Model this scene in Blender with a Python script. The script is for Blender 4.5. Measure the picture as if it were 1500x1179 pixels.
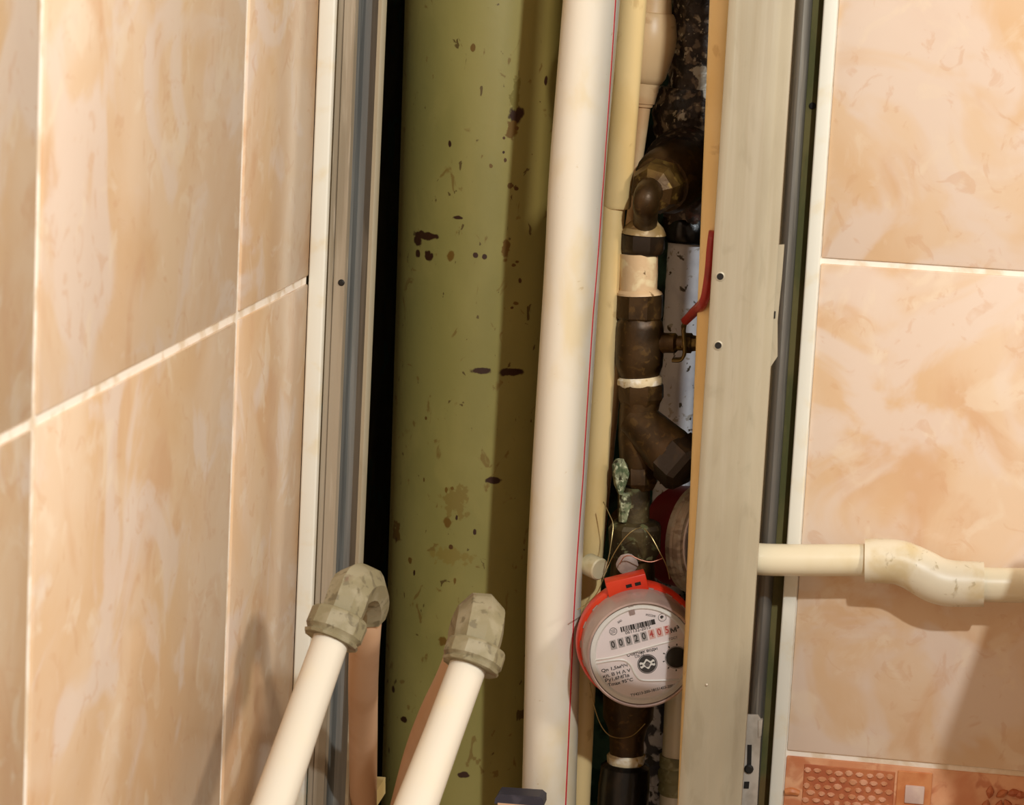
import bpy, bmesh, math, random
from mathutils import Vector, Matrix, noise
random.seed(7)
S = bpy.context.scene
COL = S.collection
for o in list(bpy.data.objects):
    bpy.data.objects.remove(o)

# ------------------------------------------------------------------ camera
F, CX, CY = 4000.0, 750.0, 589.5
PITCH, ROLL, YAW = math.radians(9.5479), math.radians(2.9262), math.radians(7.8196)
C0 = Vector((0.3730167, -1.72, 1.3216552))
_r0 = Vector((math.cos(YAW), math.sin(YAW), 0)); _f0 = Vector((-math.sin(YAW), math.cos(YAW), 0))
FWD = _f0*math.cos(PITCH) + Vector((0, 0, -math.sin(PITCH)))
_u0 = _f0*math.sin(PITCH) + Vector((0, 0, math.cos(PITCH)))
RT = _r0*math.cos(ROLL) + _u0*math.sin(ROLL)
UP = -_r0*math.sin(ROLL) + _u0*math.cos(ROLL)
cd = bpy.data.cameras.new('camera'); cam = bpy.data.objects.new('camera', cd); COL.objects.link(cam)
cd.sensor_width = 36.0; cd.sensor_fit = 'HORIZONTAL'; cd.lens = F/1500*36
cd.clip_start = 0.02; cd.clip_end = 50
m = Matrix((RT, UP, -FWD)).transposed().to_4x4(); m.translation = C0
cam.matrix_world = m
cd.dof.use_dof = True; cd.dof.focus_distance = 1.80; cd.dof.aperture_fstop = 20
S.camera = cam

# ------------------------------------------------------------------ world, lamps, exposure
w = bpy.data.worlds.new('world'); S.world = w; w.use_nodes = True
bg = w.node_tree.nodes['Background']; bg.inputs[0].default_value = (1.0, 0.75, 0.56, 1); bg.inputs[1].default_value = 0.38

def area_lamp(name, loc, target, size, power, color):
    ld = bpy.data.lights.new(name, 'AREA'); ld.shape = 'DISK'; ld.size = size; ld.energy = power; ld.color = color
    lo = bpy.data.objects.new(name, ld); COL.objects.link(lo); lo.location = loc
    lo.rotation_euler = (Vector(target) - Vector(loc)).to_track_quat('-Z', 'Y').to_euler()
    return lo
area_lamp('flash_lamp', (0.72, -1.35, 1.92), (0.2, 0, 1.03), 0.05, 15, (0.90, 0.97, 1.0))
area_lamp('ceiling_lamp', (2.02, -1.44, 2.32), (0.15, 0, 1.0), 0.30, 34, (1.0, 0.90, 0.78))
S.view_settings.view_transform = 'Standard'; S.view_settings.look = 'None'
S.view_settings.gamma = 1; S.view_settings.use_curve_mapping = False
S.view_settings.exposure = 0.0

# ------------------------------------------------------------------ helpers: pixels to points at a real depth
def ray(px, py): return FWD*F + RT*(px-CX) + UP*(CY-py)
def P(px, py, Y):
    d = ray(px, py); return C0 + d*((Y-C0.y)/d.y)
def U(px, Y):                       # metres covered by px pixels at depth Y
    return px*(Y-C0.y)/F*1.006
def lerp(a, b, t): return a + (b-a)*t

# ------------------------------------------------------------------ materials
def lin(c):
    if isinstance(c, str):
        c = [int(c[i:i+2], 16)/255 for i in (0, 2, 4)]
    return tuple((x/12.92 if x <= .04045 else ((x+.055)/1.055)**2.4) for x in c[:3]) + (1,)
MATS = {}
def M(name, base, rough=.5, metal=0.0, layers=(), bump=None, spots=(), rnd=False, spec=.5, alpha=None, coat=0):
    """base colour, then noise layers (scale, lo, hi, colour, stretch), then worn spots (centre, radius xyz, colour, wobble)"""
    mt = bpy.data.materials.new(name); mt.use_nodes = True; MATS[name] = mt
    nt = mt.node_tree; N = nt.nodes; L = nt.links
    bs = N['Principled BSDF']
    bs.inputs['Roughness'].default_value = rough; bs.inputs['Metallic'].default_value = metal
    bs.inputs['Specular IOR Level'].default_value = spec
    if coat: bs.inputs['Coat Weight'].default_value = coat; bs.inputs['Coat Roughness'].default_value = .08
    tc = N.new('ShaderNodeTexCoord'); vec = tc.outputs['Object']
    if rnd:
        oi = N.new('ShaderNodeObjectInfo'); mu = N.new('ShaderNodeMath'); mu.operation = 'MULTIPLY'; mu.inputs[1].default_value = 37.0
        L.new(oi.outputs['Random'], mu.inputs[0])
        ad = N.new('ShaderNodeVectorMath'); ad.operation = 'ADD'; L.new(vec, ad.inputs[0]); L.new(mu.outputs[0], ad.inputs[1]); vec = ad.outputs[0]
    rgb = N.new('ShaderNodeRGB'); rgb.outputs[0].default_value = lin(base); col = rgb.outputs[0]
    def mixc(fac, c):
        nonlocal col
        mx = N.new('ShaderNodeMix'); mx.data_type = 'RGBA'
        L.new(fac, mx.inputs[0]); L.new(col, mx.inputs[6]); mx.inputs[7].default_value = lin(c); col = mx.outputs[2]
    for ly in layers:
        sc, lo, hi, c = ly[:4]; st = ly[4] if len(ly) > 4 else (1, 1, 1); dist = ly[5] if len(ly) > 5 else 0.3; amt = ly[6] if len(ly) > 6 else 1.0; det = ly[7] if len(ly) > 7 else 5
        mp = N.new('ShaderNodeMapping'); mp.inputs['Scale'].default_value = st; mp.inputs['Location'].default_value = (sc*.37, lo*3.1, hi*1.7)
        L.new(vec, mp.inputs[0])
        nz = N.new('ShaderNodeTexNoise'); nz.inputs['Scale'].default_value = sc; nz.inputs['Detail'].default_value = det; nz.inputs['Distortion'].default_value = dist
        L.new(mp.outputs[0], nz.inputs['Vector'])
        mr = N.new('ShaderNodeMapRange'); mr.interpolation_type = 'SMOOTHSTEP'
        mr.inputs[1].default_value = lo; mr.inputs[2].default_value = hi; mr.inputs[4].default_value = amt
        L.new(nz.outputs[0], mr.inputs[0]); mixc(mr.outputs[0], c)
    if spots:
        wn = N.new('ShaderNodeTexNoise'); wn.inputs['Scale'].default_value = 220; wn.inputs['Detail'].default_value = 4
        L.new(tc.outputs['Object'], wn.inputs['Vector'])
        for (c, r, colr, wob) in spots:
            sb = N.new('ShaderNodeVectorMath'); sb.operation = 'SUBTRACT'; L.new(tc.outputs['Object'], sb.inputs[0]); sb.inputs[1].default_value = c
            dv = N.new('ShaderNodeVectorMath'); dv.operation = 'DIVIDE'; L.new(sb.outputs[0], dv.inputs[0]); dv.inputs[1].default_value = r
            ln = N.new('ShaderNodeVectorMath'); ln.operation = 'LENGTH'; L.new(dv.outputs[0], ln.inputs[0])
            ma = N.new('ShaderNodeMath'); ma.operation = 'MULTIPLY_ADD'; L.new(wn.outputs[0], ma.inputs[0]); ma.inputs[1].default_value = wob; L.new(ln.outputs['Value'], ma.inputs[2])
            mr = N.new('ShaderNodeMapRange'); mr.interpolation_type = 'SMOOTHSTEP'; mr.inputs[1].default_value = .8+wob*.5; mr.inputs[2].default_value = 1.15+wob*.5
            mr.inputs[3].default_value = 1; mr.inputs[4].default_value = 0
            L.new(ma.outputs[0], mr.inputs[0]); mixc(mr.outputs[0], colr)
    L.new(col, bs.inputs['Base Color'])
    if bump:
        sc, stg = bump[:2]; st = bump[2] if len(bump) > 2 else (1, 1, 1)
        mp = N.new('ShaderNodeMapping'); mp.inputs['Scale'].default_value = st; L.new(vec, mp.inputs[0])
        nz = N.new('ShaderNodeTexNoise'); nz.inputs['Scale'].default_value = sc; nz.inputs['Detail'].default_value = 6; L.new(mp.outputs[0], nz.inputs['Vector'])
        bp = N.new('ShaderNodeBump'); bp.inputs['Strength'].default_value = stg; bp.inputs['Distance'].default_value = .001
        L.new(nz.outputs[0], bp.inputs['Height']); L.new(bp.outputs[0], bs.inputs['Normal'])
    if alpha is not None: bs.inputs['Alpha'].default_value = alpha
    return mt

TILE_LAYERS = [
    (7, .40, .62, 'dfc4a6', (1, 1, 1), .6),
    (13, .52, .68, 'd3ab85', (1, 1, .8), 1.2, .8),
    (12, .50, .62, 'e0cdbd', (1, 1, 1), 1.0, .8, 4),
    (30, .57, .69, 'e6d3ba', (1, 1, 1), .8, .55),
    (45, .58, .68, 'cfa27c', (1, 1, 1), 1.8, .35)]
M('peach_tile', 'd9b68f', .2, 0, TILE_LAYERS, (6, .05), rnd=True)
M('decor_tile', 'cf8a60', .3, 0, [(25, .4, .6, 'dda57c'), (70, .5, .65, 'b9683f', (1, 1, 1), .6, .7)], (90, .25))
M('mosaic', 'dba180', .32, 0, [(60, .45, .6, 'c98a62'), (20, .5, .65, 'e4b394')])
M('mosaic_ground', 'ac5c38', .5, 0, [(60, .4, .6, 'c07548')])
M('frame_orange', 'c97a48', .35, 0, [(60, .4, .6, 'd68f5c')])
M('inset_lilac', 'cfb3a8', .35, 0, [(80, .4, .6, 'dcc2b2')])
M('grout', 'f4eadb', .8, 0, [(60, .45, .65, 'e0cdb2')], (300, .2))
M('cream_trim', 'e3dfd0', .38, 0, [(40, .5, .7, 'e0d5ba')])
M('green_board', '6e6236', .85, 0, [(50, .4, .6, '545228', (1, 1, .3)), (30, .55, .65, '6a5228', (1, 1, .4))], (150, .3))
M('dark_wall', '6a5838', .9, 0, [(18, .4, .6, '54452a'), (25, .58, .63, '4b5a50')], (120, .4))
M('teal_wall', '7fb09c', .8, 0, [(14, .48, .62, '3c3a26'), (40, .5, .6, '4a7868')], (120, .4))
M('floor_stone', '8a7a66', .8, 0, [(20, .4, .6, '75664f')])
M('steel', 'b3a88f', .45, .15, [(18, .42, .62, 'a79b82', (1, 1, .35), .5, .8), (40, .5, .66, 'bab09a', (2, 2, .08), .2, .5), (90, .56, .70, '9a8f76', (1, 1, .3), .8, .35)], (400, .08, (2, 2, .05)))
M('steel_dull', 'ab9c86', .5, .25, [(40, .42, .6, '93856f', (3, 3, .12)), (120, .55, .65, 'b8aa95', (2, 2, .1), .3, .7)], (300, .15, (2, 2, .1)))
M('steel_grey', '86837a', .4, .4, [(30, .42, .6, '6b6862', (3, 3, .1)), (120, .55, .65, '989488', (2, 2, .08), .3, .5)], (300, .1, (2, 2, .1)))
M('steel_shade', '94938c', .45, .45, [(30, .42, .6, '7c7b76', (3, 3, .1)), (120, .55, .65, 'a3a29c', (2, 2, .08), .3, .6)], (300, .12, (2, 2, .1)))  # darker steel: shade of the recessed channel web put into its colour
M('zinc', 'c0b8ac', .38, .3, [(40, .45, .6, 'a89f92'), (25, .55, .62, 'b39a6a')], (200, .15))
M('dark_steel', '2a2724', .5, .5)
M('hole', '1c1610', .9)
M('cream_pipe', 'efe6d3', .32, 0, [(30, .5, .75, 'ead9b4', (1, 1, .5)), (160, .70, .76, 'cdb27e', (1, 1, 1), .3, .5)], coat=.2)
M('pale_pipe', 'e0d4b6', .32, 0, [(30, .5, .75, 'd9c8a0', (1, 1, .5)), (160, .70, .76, 'bda878', (1, 1, 1), .3, .5)], coat=.2)
M('tan_pipe', 'f2d498', .38, 0, [(25, .45, .7, 'e8c684', (1, 1, .35)), (90, .64, .72, 'c8a268', (1, 1, .6), .4, .5)], (200, .05))
M('peach_pipe', 'dfbc8c', .4, 0, [(30, .45, .65, 'd3a878'), (60, .62, .68, 'b98f60', (1, 1, 1), .8, .5)], (120, .08))
M('cream_fitting', 'dfd4ba', .4, 0, [(45, .48, .68, 'd3c096'), (120, .6, .7, 'a8946a', (1, 1, 1), .8, .7)], (200, .08))
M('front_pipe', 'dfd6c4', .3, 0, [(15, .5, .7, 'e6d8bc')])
M('rear_pipe', 'cfa987', .5, 0, [(20, .45, .65, 'c59c78')])  # tan copy of the cream pipe, shade of the rear legs painted in
M('grey_fitting', '8b8162', .6, 0, [(60, .45, .6, '9a9074'), (150, .55, .65, '746a50'), (40, .62, .68, '7a5a48', (1, 1, 1), .5, .6)], (300, .25))
M('red_stripe', 'd8303c', .4)
M('iron', '3a2d24', .4, .2, [(60, .45, .6, '261d17'), (140, .52, .62, '7d6b58'), (45, .62, .65, 'c8bfae', (1, 1, .7), .6), (220, .60, .66, 'b8a890')], (260, .9))
M('rust_iron', '46352a', .5, .2, [(60, .45, .6, '2c211a'), (200, .56, .66, '8c7a66'), (60, .60, .66, '5c3a2c')], (260, .9))
M('painted_iron', 'd8d3d4', .35, 0, [(30, .5, .65, 'c6c1c4'), (150, .62, .66, '8d7a5c', (1, 1, 1), .6, .6), (160, .63, .66, '4a3c2a')], (260, .35))
M('flaked_iron', '3a3a44', .45, 0, [(55, .44, .49, 'cfcdd2', (1, 1, .8), .6), (120, .55, .62, '23231f')], (260, .7))
M('brass_dark', '4a3418', .42, .45, [(60, .42, .62, '38260f'), (180, .56, .66, '604620', (1, 1, 1), .5, .7)], (300, .2))
M('brass_warm', '6a5226', .4, .55, [(50, .42, .6, '4a3417'), (120, .55, .65, '8a7038')], (300, .2))
M('grey_green', '8f8a62', .55, 0, [(60, .45, .6, '77724c'), (150, .55, .65, 'a8a27c')], (200, .2))
M('brass_grime', '4c3f22', .6, .3, [(60, .42, .6, '33260f'), (90, .56, .64, '5a5a38'), (200, .60, .68, '7c7a58')], (300, .4))
M('verdigris', '8a8c6a', .85, 0, [(160, .45, .58, '55613f'), (260, .52, .62, 'c6c8a2'), (90, .58, .64, '3e3a22')], (300, .8))
M('pale_nipple', 'd0b086', .5, 0, [(60, .5, .62, 'e0cca0'), (40, .58, .66, 'c29870'), (150, .64, .69, '6a4c24')], (150, .3))
M('seal_tape', 'dcc8a0', .7, 0, [(120, .45, .6, 'f0e6d2'), (150, .56, .66, 'a8843c')], (300, .6))
M('flare_paint', '9c8052', .55, 0, [(60, .45, .6, '846a3c'), (120, .55, .65, 'b8a078')], (200, .2))
M('pink_paint', 'b98a78', .7)
M('black_nut', '261a0e', .4, .2, [(90, .5, .65, '3a2814')], (300, .2))
M('black_gloss', '14100c', .25, .1, [(90, .5, .65, '241a10')], (200, .3))
M('handle_red', 'a02822', .35, 0, [(60, .5, .68, '8a1f1a')], (120, .1))
M('meter_red', 'e2401f', .35, 0, [(30, .45, .65, 'd8341a')])
M('meter_red_dark', 'a82a38', .45, 0, [(25, .4, .6, '8e1e2a')])
M('cup_clear', 'b0968a', .25, 0, [(50, .45, .6, 'a58a80')])
M('rim_clear', 'e6cdb0', .22, 0, [(60, .45, .6, 'c0a48c', (1, 1, 3)), (140, .5, .6, 'e8d6bc')])
M('dial', 'fdeae2', .4)
M('dial_bright', 'faf0e2', .35)
M('ink', '2a2422', .6)
M('ink_soft', '6b605c', .6)
M('ink_red', 'c8463c', .6)
M('window_grey', 'b9aca4', .5)
M('window_pink', 'e8b8a8', .5)
M('seal_plug', 'd8cba4', .5, 0, [(60, .5, .65, 'c3b488')], (150, .2))
M('seal_lead', '9a8478', .5, .1, [(90, .5, .65, 'b09a8c')], (200, .3))
M('wire', 'a08a5a', .35, .7)
M('wire_copper', 'a8684e', .4, .4)
M('ceramic', 'e9e4d8', .15)
M('black_plastic', '34323c', .5, 0, [(90, .5, .65, '45424c')])
mt = bpy.data.materials.new('clear_glass'); mt.use_nodes = True; MATS['clear_glass'] = mt
nt = mt.node_tree; nt.nodes.clear()
o_ = nt.nodes.new('ShaderNodeOutputMaterial'); mx_ = nt.nodes.new('ShaderNodeMixShader'); fr_ = nt.nodes.new('ShaderNodeFresnel'); fr_.inputs[0].default_value = 1.45
tr_ = nt.nodes.new('ShaderNodeBsdfTransparent'); gl_ = nt.nodes.new('ShaderNodeBsdfGlossy'); gl_.inputs['Roughness'].default_value = .03
nt.links.new(fr_.outputs[0], mx_.inputs[0]); nt.links.new(tr_.outputs[0], mx_.inputs[1]); nt.links.new(gl_.outputs[0], mx_.inputs[2]); nt.links.new(mx_.outputs[0], o_.inputs[0])

# ------------------------------------------------------------------ mesh building
class MB:
    def __init__(self): self.bm = bmesh.new()
    def box(self, lo, hi, bev=0, seg=2):
        lo, hi = Vector(lo), Vector(hi)
        r = bmesh.ops.create_cube(self.bm, size=1)
        for v in r['verts']:
            v.co = Vector([lo[i] + (v.co[i]+.5)*(hi[i]-lo[i]) for i in range(3)])
        if bev:
            es = list({e for v in r['verts'] for e in v.link_edges})
            bmesh.ops.bevel(self.bm, geom=es, offset=bev, segments=seg, profile=.5, affect='EDGES')
        return self
    def rings(self, rs, cap=True, closed=False):
        vs = [[self.bm.verts.new(p) for p in r] for r in rs]
        n = len(vs[0])
        for a, b in zip(vs, vs[1:] + ([vs[0]] if closed else [])):
            for i in range(n):
                j = (i+1) % n
                self.bm.faces.new((a[i], a[j], b[j], b[i]))
        if cap and not closed:
            self.bm.faces.new(list(reversed(vs[0]))); self.bm.faces.new(vs[-1])
        return self
    def tube(self, pts, r, n=20, smooth=0, cap=True, start=None, rot=0):
        pts = [Vector(p) for p in pts]
        rr = list(r) if isinstance(r, (list, tuple)) else [r]*len(pts)
        if smooth: pts, rr = catmull(pts, rr, smooth)
        T = []
        for i in range(len(pts)):
            a = pts[max(i-1, 0)]; b = pts[min(i+1, len(pts)-1)]; T.append((b-a).normalized())
        ref = start or (Vector((0, -1, 0)) if abs(T[0].y) < .9 else Vector((0, 0, 1)))
        u = (ref - T[0]*ref.dot(T[0])).normalized(); rs = []
        for i, p in enumerate(pts):
            if i:
                q = T[i-1].rotation_difference(T[i]); u = q @ u
                u = (u - T[i]*u.dot(T[i])).normalized()
            v = T[i].cross(u)
            rs.append([p + (u*math.cos(2*math.pi*k/n+rot) + v*math.sin(2*math.pi*k/n+rot))*rr[i] for k in range(n)])
        return self.rings(rs, cap)
    def lathe(self, a, b, prof, n=24, rot=0, ref=None, cap=True, wob=0, wsc=60, ws=0):
        """prof: (distance in metres from a towards b, radius)"""
        a, b = Vector(a), Vector(b); t = (b-a).normalized()
        ref = ref or (Vector((0, -1, 0)) if abs(t.y) < .8 else Vector((0, 0, 1)))
        u = (ref - t*ref.dot(t)).normalized(); v = t.cross(u); rs = []
        for d, r in prof:
            ring = []
            for k in range(n):
                dirv = u*math.cos(2*math.pi*k/n+rot) + v*math.sin(2*math.pi*k/n+rot)
                p = a + t*d + dirv*r
                if wob: p += dirv*wob*(noise.noise(p*wsc + Vector((ws, 0, 0))) + .6*noise.noise(p*wsc*2.7))
                ring.append(p)
            rs.append(ring)
        return self.rings(rs, cap)
    def prism(self, poly, d0, d1, ax=2):
        """polygon extruded along an axis: ax 2 takes (x,y), ax 1 takes (x,z)"""
        def mk(p, d): return (p[0], p[1], d) if ax == 2 else (p[0], d, p[1])
        return self.rings([[Vector(mk(p, d0)) for p in poly], [Vector(mk(p, d1)) for p in poly]])
    def poly3(self, pts, off):
        pts = [Vector(p) for p in pts]; off = Vector(off)
        return self.rings([pts, [p+off for p in pts]])
    def build(self, name, mat, parent=None, kind=None, sharp=35, loc=None, label=None, origin=None):
        bmesh.ops.recalc_face_normals(self.bm, faces=self.bm.faces)
        if origin is None:
            if parent is not None: origin = wloc(parent)
            else:
                cs = [v.co for v in self.bm.verts]
                origin = Vector([(min(c[i] for c in cs)+max(c[i] for c in cs))/2 for i in range(2)] + [min(c[2] for c in cs)])
        origin = Vector(origin)
        for v in self.bm.verts: v.co -= origin
        me = bpy.data.meshes.new(name); self.bm.to_mesh(me); self.bm.free()
        me.materials.append(MATS[mat])
        me.shade_smooth(); me.set_sharp_from_angle(angle=math.radians(sharp))
        ob = bpy.data.objects.new(name, me); COL.objects.link(ob)
        if parent is not None:
            ob.parent = parent; ob.location = origin - wloc(parent)
        else: ob.location = origin
        if kind: ob['kind'] = kind
        if label: ob['label'] = label
        return ob
def wloc(o):
    l = Vector(o.location)
    while o.parent: o = o.parent; l += o.location
    return l
def catmull(pts, rr, k):
    out, ro = [], []
    for i in range(len(pts)-1):
        p0, p1, p2, p3 = pts[max(i-1, 0)], pts[i], pts[i+1], pts[min(i+2, len(pts)-1)]
        for s in range(k):
            t = s/k
            out.append(.5*((2*p1) + (p2-p0)*t + (2*p0-5*p1+4*p2-p3)*t*t + (3*p1-p0-3*p2+p3)*t**3))
            ro.append(lerp(rr[i], rr[i+1], t))
    return out+[pts[-1]], ro+[rr[-1]]
def sheet(poly, t):
    """polyline (x,y) to a thin folded-sheet outline of thickness t"""
    n = len(poly); A = [Vector(p) for p in poly]; off = []
    for i in range(n):
        d1 = (A[i]-A[i-1]).normalized() if i else (A[1]-A[0]).normalized()
        d2 = (A[i+1]-A[i]).normalized() if i < n-1 else d1
        n1, n2 = Vector((-d1.y, d1.x)), Vector((-d2.y, d2.x)); b = (n1+n2)
        b = b/max(b.dot(n1), .35) if b.length > 1e-6 else n1
        off.append(A[i]+b*t)
    return [tuple(p) for p in A] + [tuple(p) for p in reversed(off)]
def tag(o, label, cat, group=None):
    o['label'] = label; o['category'] = cat
    if group: o['group'] = group
    return o
def thing(name, loc, label, cat, group=None):
    o = bpy.data.objects.new(name, None); COL.objects.link(o); o.location = loc; o.empty_display_size = .02
    return tag(o, label, cat, group)
ZT, ZF = 1.80, 0.0

def ext(p0, p1, z):
    """point on the line p0-p1 at height z"""
    return p0 + (p1-p0)*((z-p0.z)/(p1.z-p0.z))

# ------------------------------------------------------------------ setting: tiled walls, shaft, floor, ceiling
RH = 0.3214
def tile_mesh(name, ly, lz, t=.006):
    mb = MB(); mb.box((-ly/2, -t/2, -lz/2), (ly/2, t/2, lz/2), .0012, 2)
    me = bpy.data.meshes.new(name); bmesh.ops.recalc_face_normals(mb.bm, faces=mb.bm.faces); mb.bm.to_mesh(me); mb.bm.free()
    me.shade_smooth(); me.set_sharp_from_angle(angle=math.radians(35)); me.materials.append(MATS['peach_tile']); return me
# left wall, tiled face in the plane X = 0
wl = MB().box((-.030, -1.35, ZF), (-.0015, 0.0, ZT)).build('wall_left', 'grout', kind='structure')
gv, gh = .0085, .0050
cols_l = [(-.188, 0.0), (-.562, -.188), (-.936, -.562), (-1.310, -.936)]
rows_l = [(1.10+k*RH, 1.10+(k+1)*RH) for k in (-3, -2, -1, 0, 1)]
cache = {}
for (y0, y1) in cols_l:
    for (z0, z1) in rows_l:
        yy1 = y1 - (gv/2 if y1 < 0 else .0005); yy0 = y0 + gv/2; zz0, zz1 = z0+gh/2, min(z1-gh/2, ZT)
        key = (round(yy1-yy0, 4), round(zz1-zz0, 4))
        if key not in cache: cache[key] = tile_mesh('tile', *key)
        o = bpy.data.objects.new('tile', cache[key]); COL.objects.link(o); o.parent = wl
        o.rotation_euler = (0, 0, math.pi/2); o.location = Vector((-.003, (yy0+yy1)/2, (zz0+zz1)/2)) - wl.location
# right wall, tiled face in the plane Y = 0, from X = .3276
XR = .3276
wr = MB().box((XR, .0015, ZF), (1.15, .009, ZT)).build('wall_right', 'grout', kind='structure')
MB().box((.3110, .0095, ZF), (1.15, .0215, ZT)).build('board', 'green_board', wr, label='olive green moisture resistant board behind the tiles')
for (x0, x1) in [(XR, .640), (.640, 1.014)]:
    for k in (-2, -1, 0, 1):
        z0 = 1.1344+(k)*RH; z1 = z0+RH
        xx0 = x0 + (.0005 if x0 == XR else .0018); xx1 = x1-.0018; zz0, zz1 = z0+.0018, min(z1-.0018, ZT)
        key = (round(xx1-xx0, 4), round(zz1-zz0, 4))
        if k == -2:
            mbt = MB().box((xx0, 0, zz0), (xx1, .006, zz1), .0012, 2)
            dt = mbt.build('decor_tile', 'decor_tile', wr, label='terracotta decor tile with relief mosaic', origin=((xx0+xx1)/2, .003, (zz0+zz1)/2))
            if x0 == XR: decor = dt
            continue
        if key not in cache: cache[key] = tile_mesh('tile', *key)
        o = bpy.data.objects.new('tile', cache[key]); COL.objects.link(o); o.parent = wr
        o.location = Vector(((xx0+xx1)/2, .003, (zz0+zz1)/2)) - wr.location
# relief on the decor tile
zt = .813
mg = MB().box((.340, -.0006, .640), (.3985, .0004, zt-.006), .0004, 1); mg.build('relief_ground', 'mosaic_ground', decor)
mb = MB(); rnd = random.Random(3)
z = zt-.010; row = 0
while z > .645:
    x = .3425 + (row % 2)*.0028
    while x < .396:
        a, b = .0030*rnd.uniform(.75, 1.1), .0021*rnd.uniform(.8, 1.15)
        cxx, czz = x+rnd.uniform(-.0005, .0005), z+rnd.uniform(-.0006, .0006)
        ring0, ring1 = [], []
        for k in range(8):
            t = 2*math.pi*k/8; ring0.append(Vector((cxx+a*math.cos(t), -.0004, czz+b*math.sin(t)))); ring1.append(Vector((cxx+.6*a*math.cos(t), -.0018, czz+.6*b*math.sin(t))))
        mb.rings([ring0, ring1]); x += .0066
    z -= .0050; row += 1
mb.build('mosaic', 'mosaic', decor, kind='stuff')
# orange framed square
mb = MB(); x0, x1, z0, z1 = .4000, .4225, .640, zt-.0065
mb.box((x0, -.0012, zt-.034), (x1, .001, zt-.0045), .0006, 1); mb.build('square_frame', 'frame_orange', decor)
MB().box((.4055, -.0026, zt-.0255), (.4180, 0, zt-.0135), .0008, 2).build('square_inset', 'inset_lilac', decor, label='pale lilac square tile inset')
MB().box((.4000, -.0012, .640), (.4225, .001, zt-.037), .0006, 1).build('panel', 'frame_orange', decor)
# curved relief at the left edge and leaves at the right
mb = MB()
mb.tube([(.3290, -.0002, zt-.026), (.333, -.0004, zt-.025), (.338, -.0002, zt-.026)], [.0022, .0026, .0018], 8, 4)
mb.tube([(.3290, -.0002, zt-.037), (.334, -.0004, zt-.041), (.336, -.0004, zt-.050), (.334, -.0002, zt-.062)], [.0022, .0026, .0026, .0016], 8, 4)
mb.build('scroll_relief', 'frame_orange', decor)
mb = MB()
for k in range(26):
    x = .458 + (k % 5)*.0075 + rnd.uniform(-.002, .002); z = zt-.013-(k//5)*.010 + rnd.uniform(-.002, .002); a = rnd.uniform(0, 3.1); l = .007
    d = Vector((math.cos(a), 0, math.sin(a)))*l
    c = Vector((x, -.0006, z)); mb.tube([c-d*.6, c-d*.3, c, c+d*.3, c+d*.6], [.0004, .0020, .0028, .0020, .0004], 7)
mb.build('leaf_relief', 'mosaic_ground', decor, kind='stuff')

# cream edge trims of the opening
MB().box((.0003, -.0022, ZF), (.0108, .006, ZT), .0012, 3).build('trim_1', 'cream_trim', kind='structure')
MB().box((.3188, -.0028, ZF), (XR, .0085, ZT), .0012, 3).build('trim_2', 'cream_trim', kind='structure')
# the shaft behind the opening
MB().box((-.03, .46, ZF), (.52, .48, ZT)).build('wall_back', 'teal_wall', kind='structure')
MB().box((-.03, .0005, ZF), (-.002, .46, ZT)).build('wall_inner_left', 'dark_wall', kind='structure')
MB().box((.46, .022, ZF), (.48, .46, ZT)).build('wall_inner_right', 'dark_wall', kind='structure')
MB().box((-.2, -1.5, -.03), (1.2, .48, 0)).build('floor', 'floor_stone', kind='structure')
MB().box((-.03, -.02, ZT), (1.15, .48, ZT+.03)).build('ceiling', 'dark_wall', kind='structure')

# ------------------------------------------------------------------ metal profiles
def px_x(px, Y): return P(px, 600, Y).x       # real X of a vertical edge measured on the 600 row
# left channel, standing behind the left trim
xa = .0108
yL = .007
x1 = px_x(480, yL); x2 = px_x(497, yL); x3 = px_x(525, yL+.02); x4 = px_x(537, yL-.001)
lp = thing('metal_profile', (x2, yL, ZF), 'grey steel channel profile standing along the cream trim of the left tiled wall', 'metal profile')
MB().prism(sheet([(xa+.0004, yL+.012), (xa+.0004, yL), (x1-.0006, yL), (x1, yL+.0012), (x1+.0006, yL), (x2, yL), (x2+.0012, yL+.004)], .0009), ZF, ZT).build('front_flange', 'steel_dull', lp)
MB().prism(sheet([(x2+.0012, yL+.004), (x2+.0018, yL+.010), (x2+.004, yL+.013), (x4-.006, yL+.013), (x4-.0042, yL+.004)], .0009), ZF, ZT).build('channel_web', 'steel_shade', lp)
MB().prism(sheet([(x4-.0042, yL+.004), (x4-.0036, yL), (x4-.0012, yL-.001), (x4, yL+.001), (x4, yL+.010)], .0009), ZF, ZT).build('edge_lip', 'steel', lp)
c = P(500, 414, yL); MB().lathe(c+Vector((0, .001, 0)), c+Vector((0, -1, 0)), [(0, .0022), (.0012, .0022), (.0020, .0014), (.0021, .0001)], 14).build('screw', 'dark_steel', lp)

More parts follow.
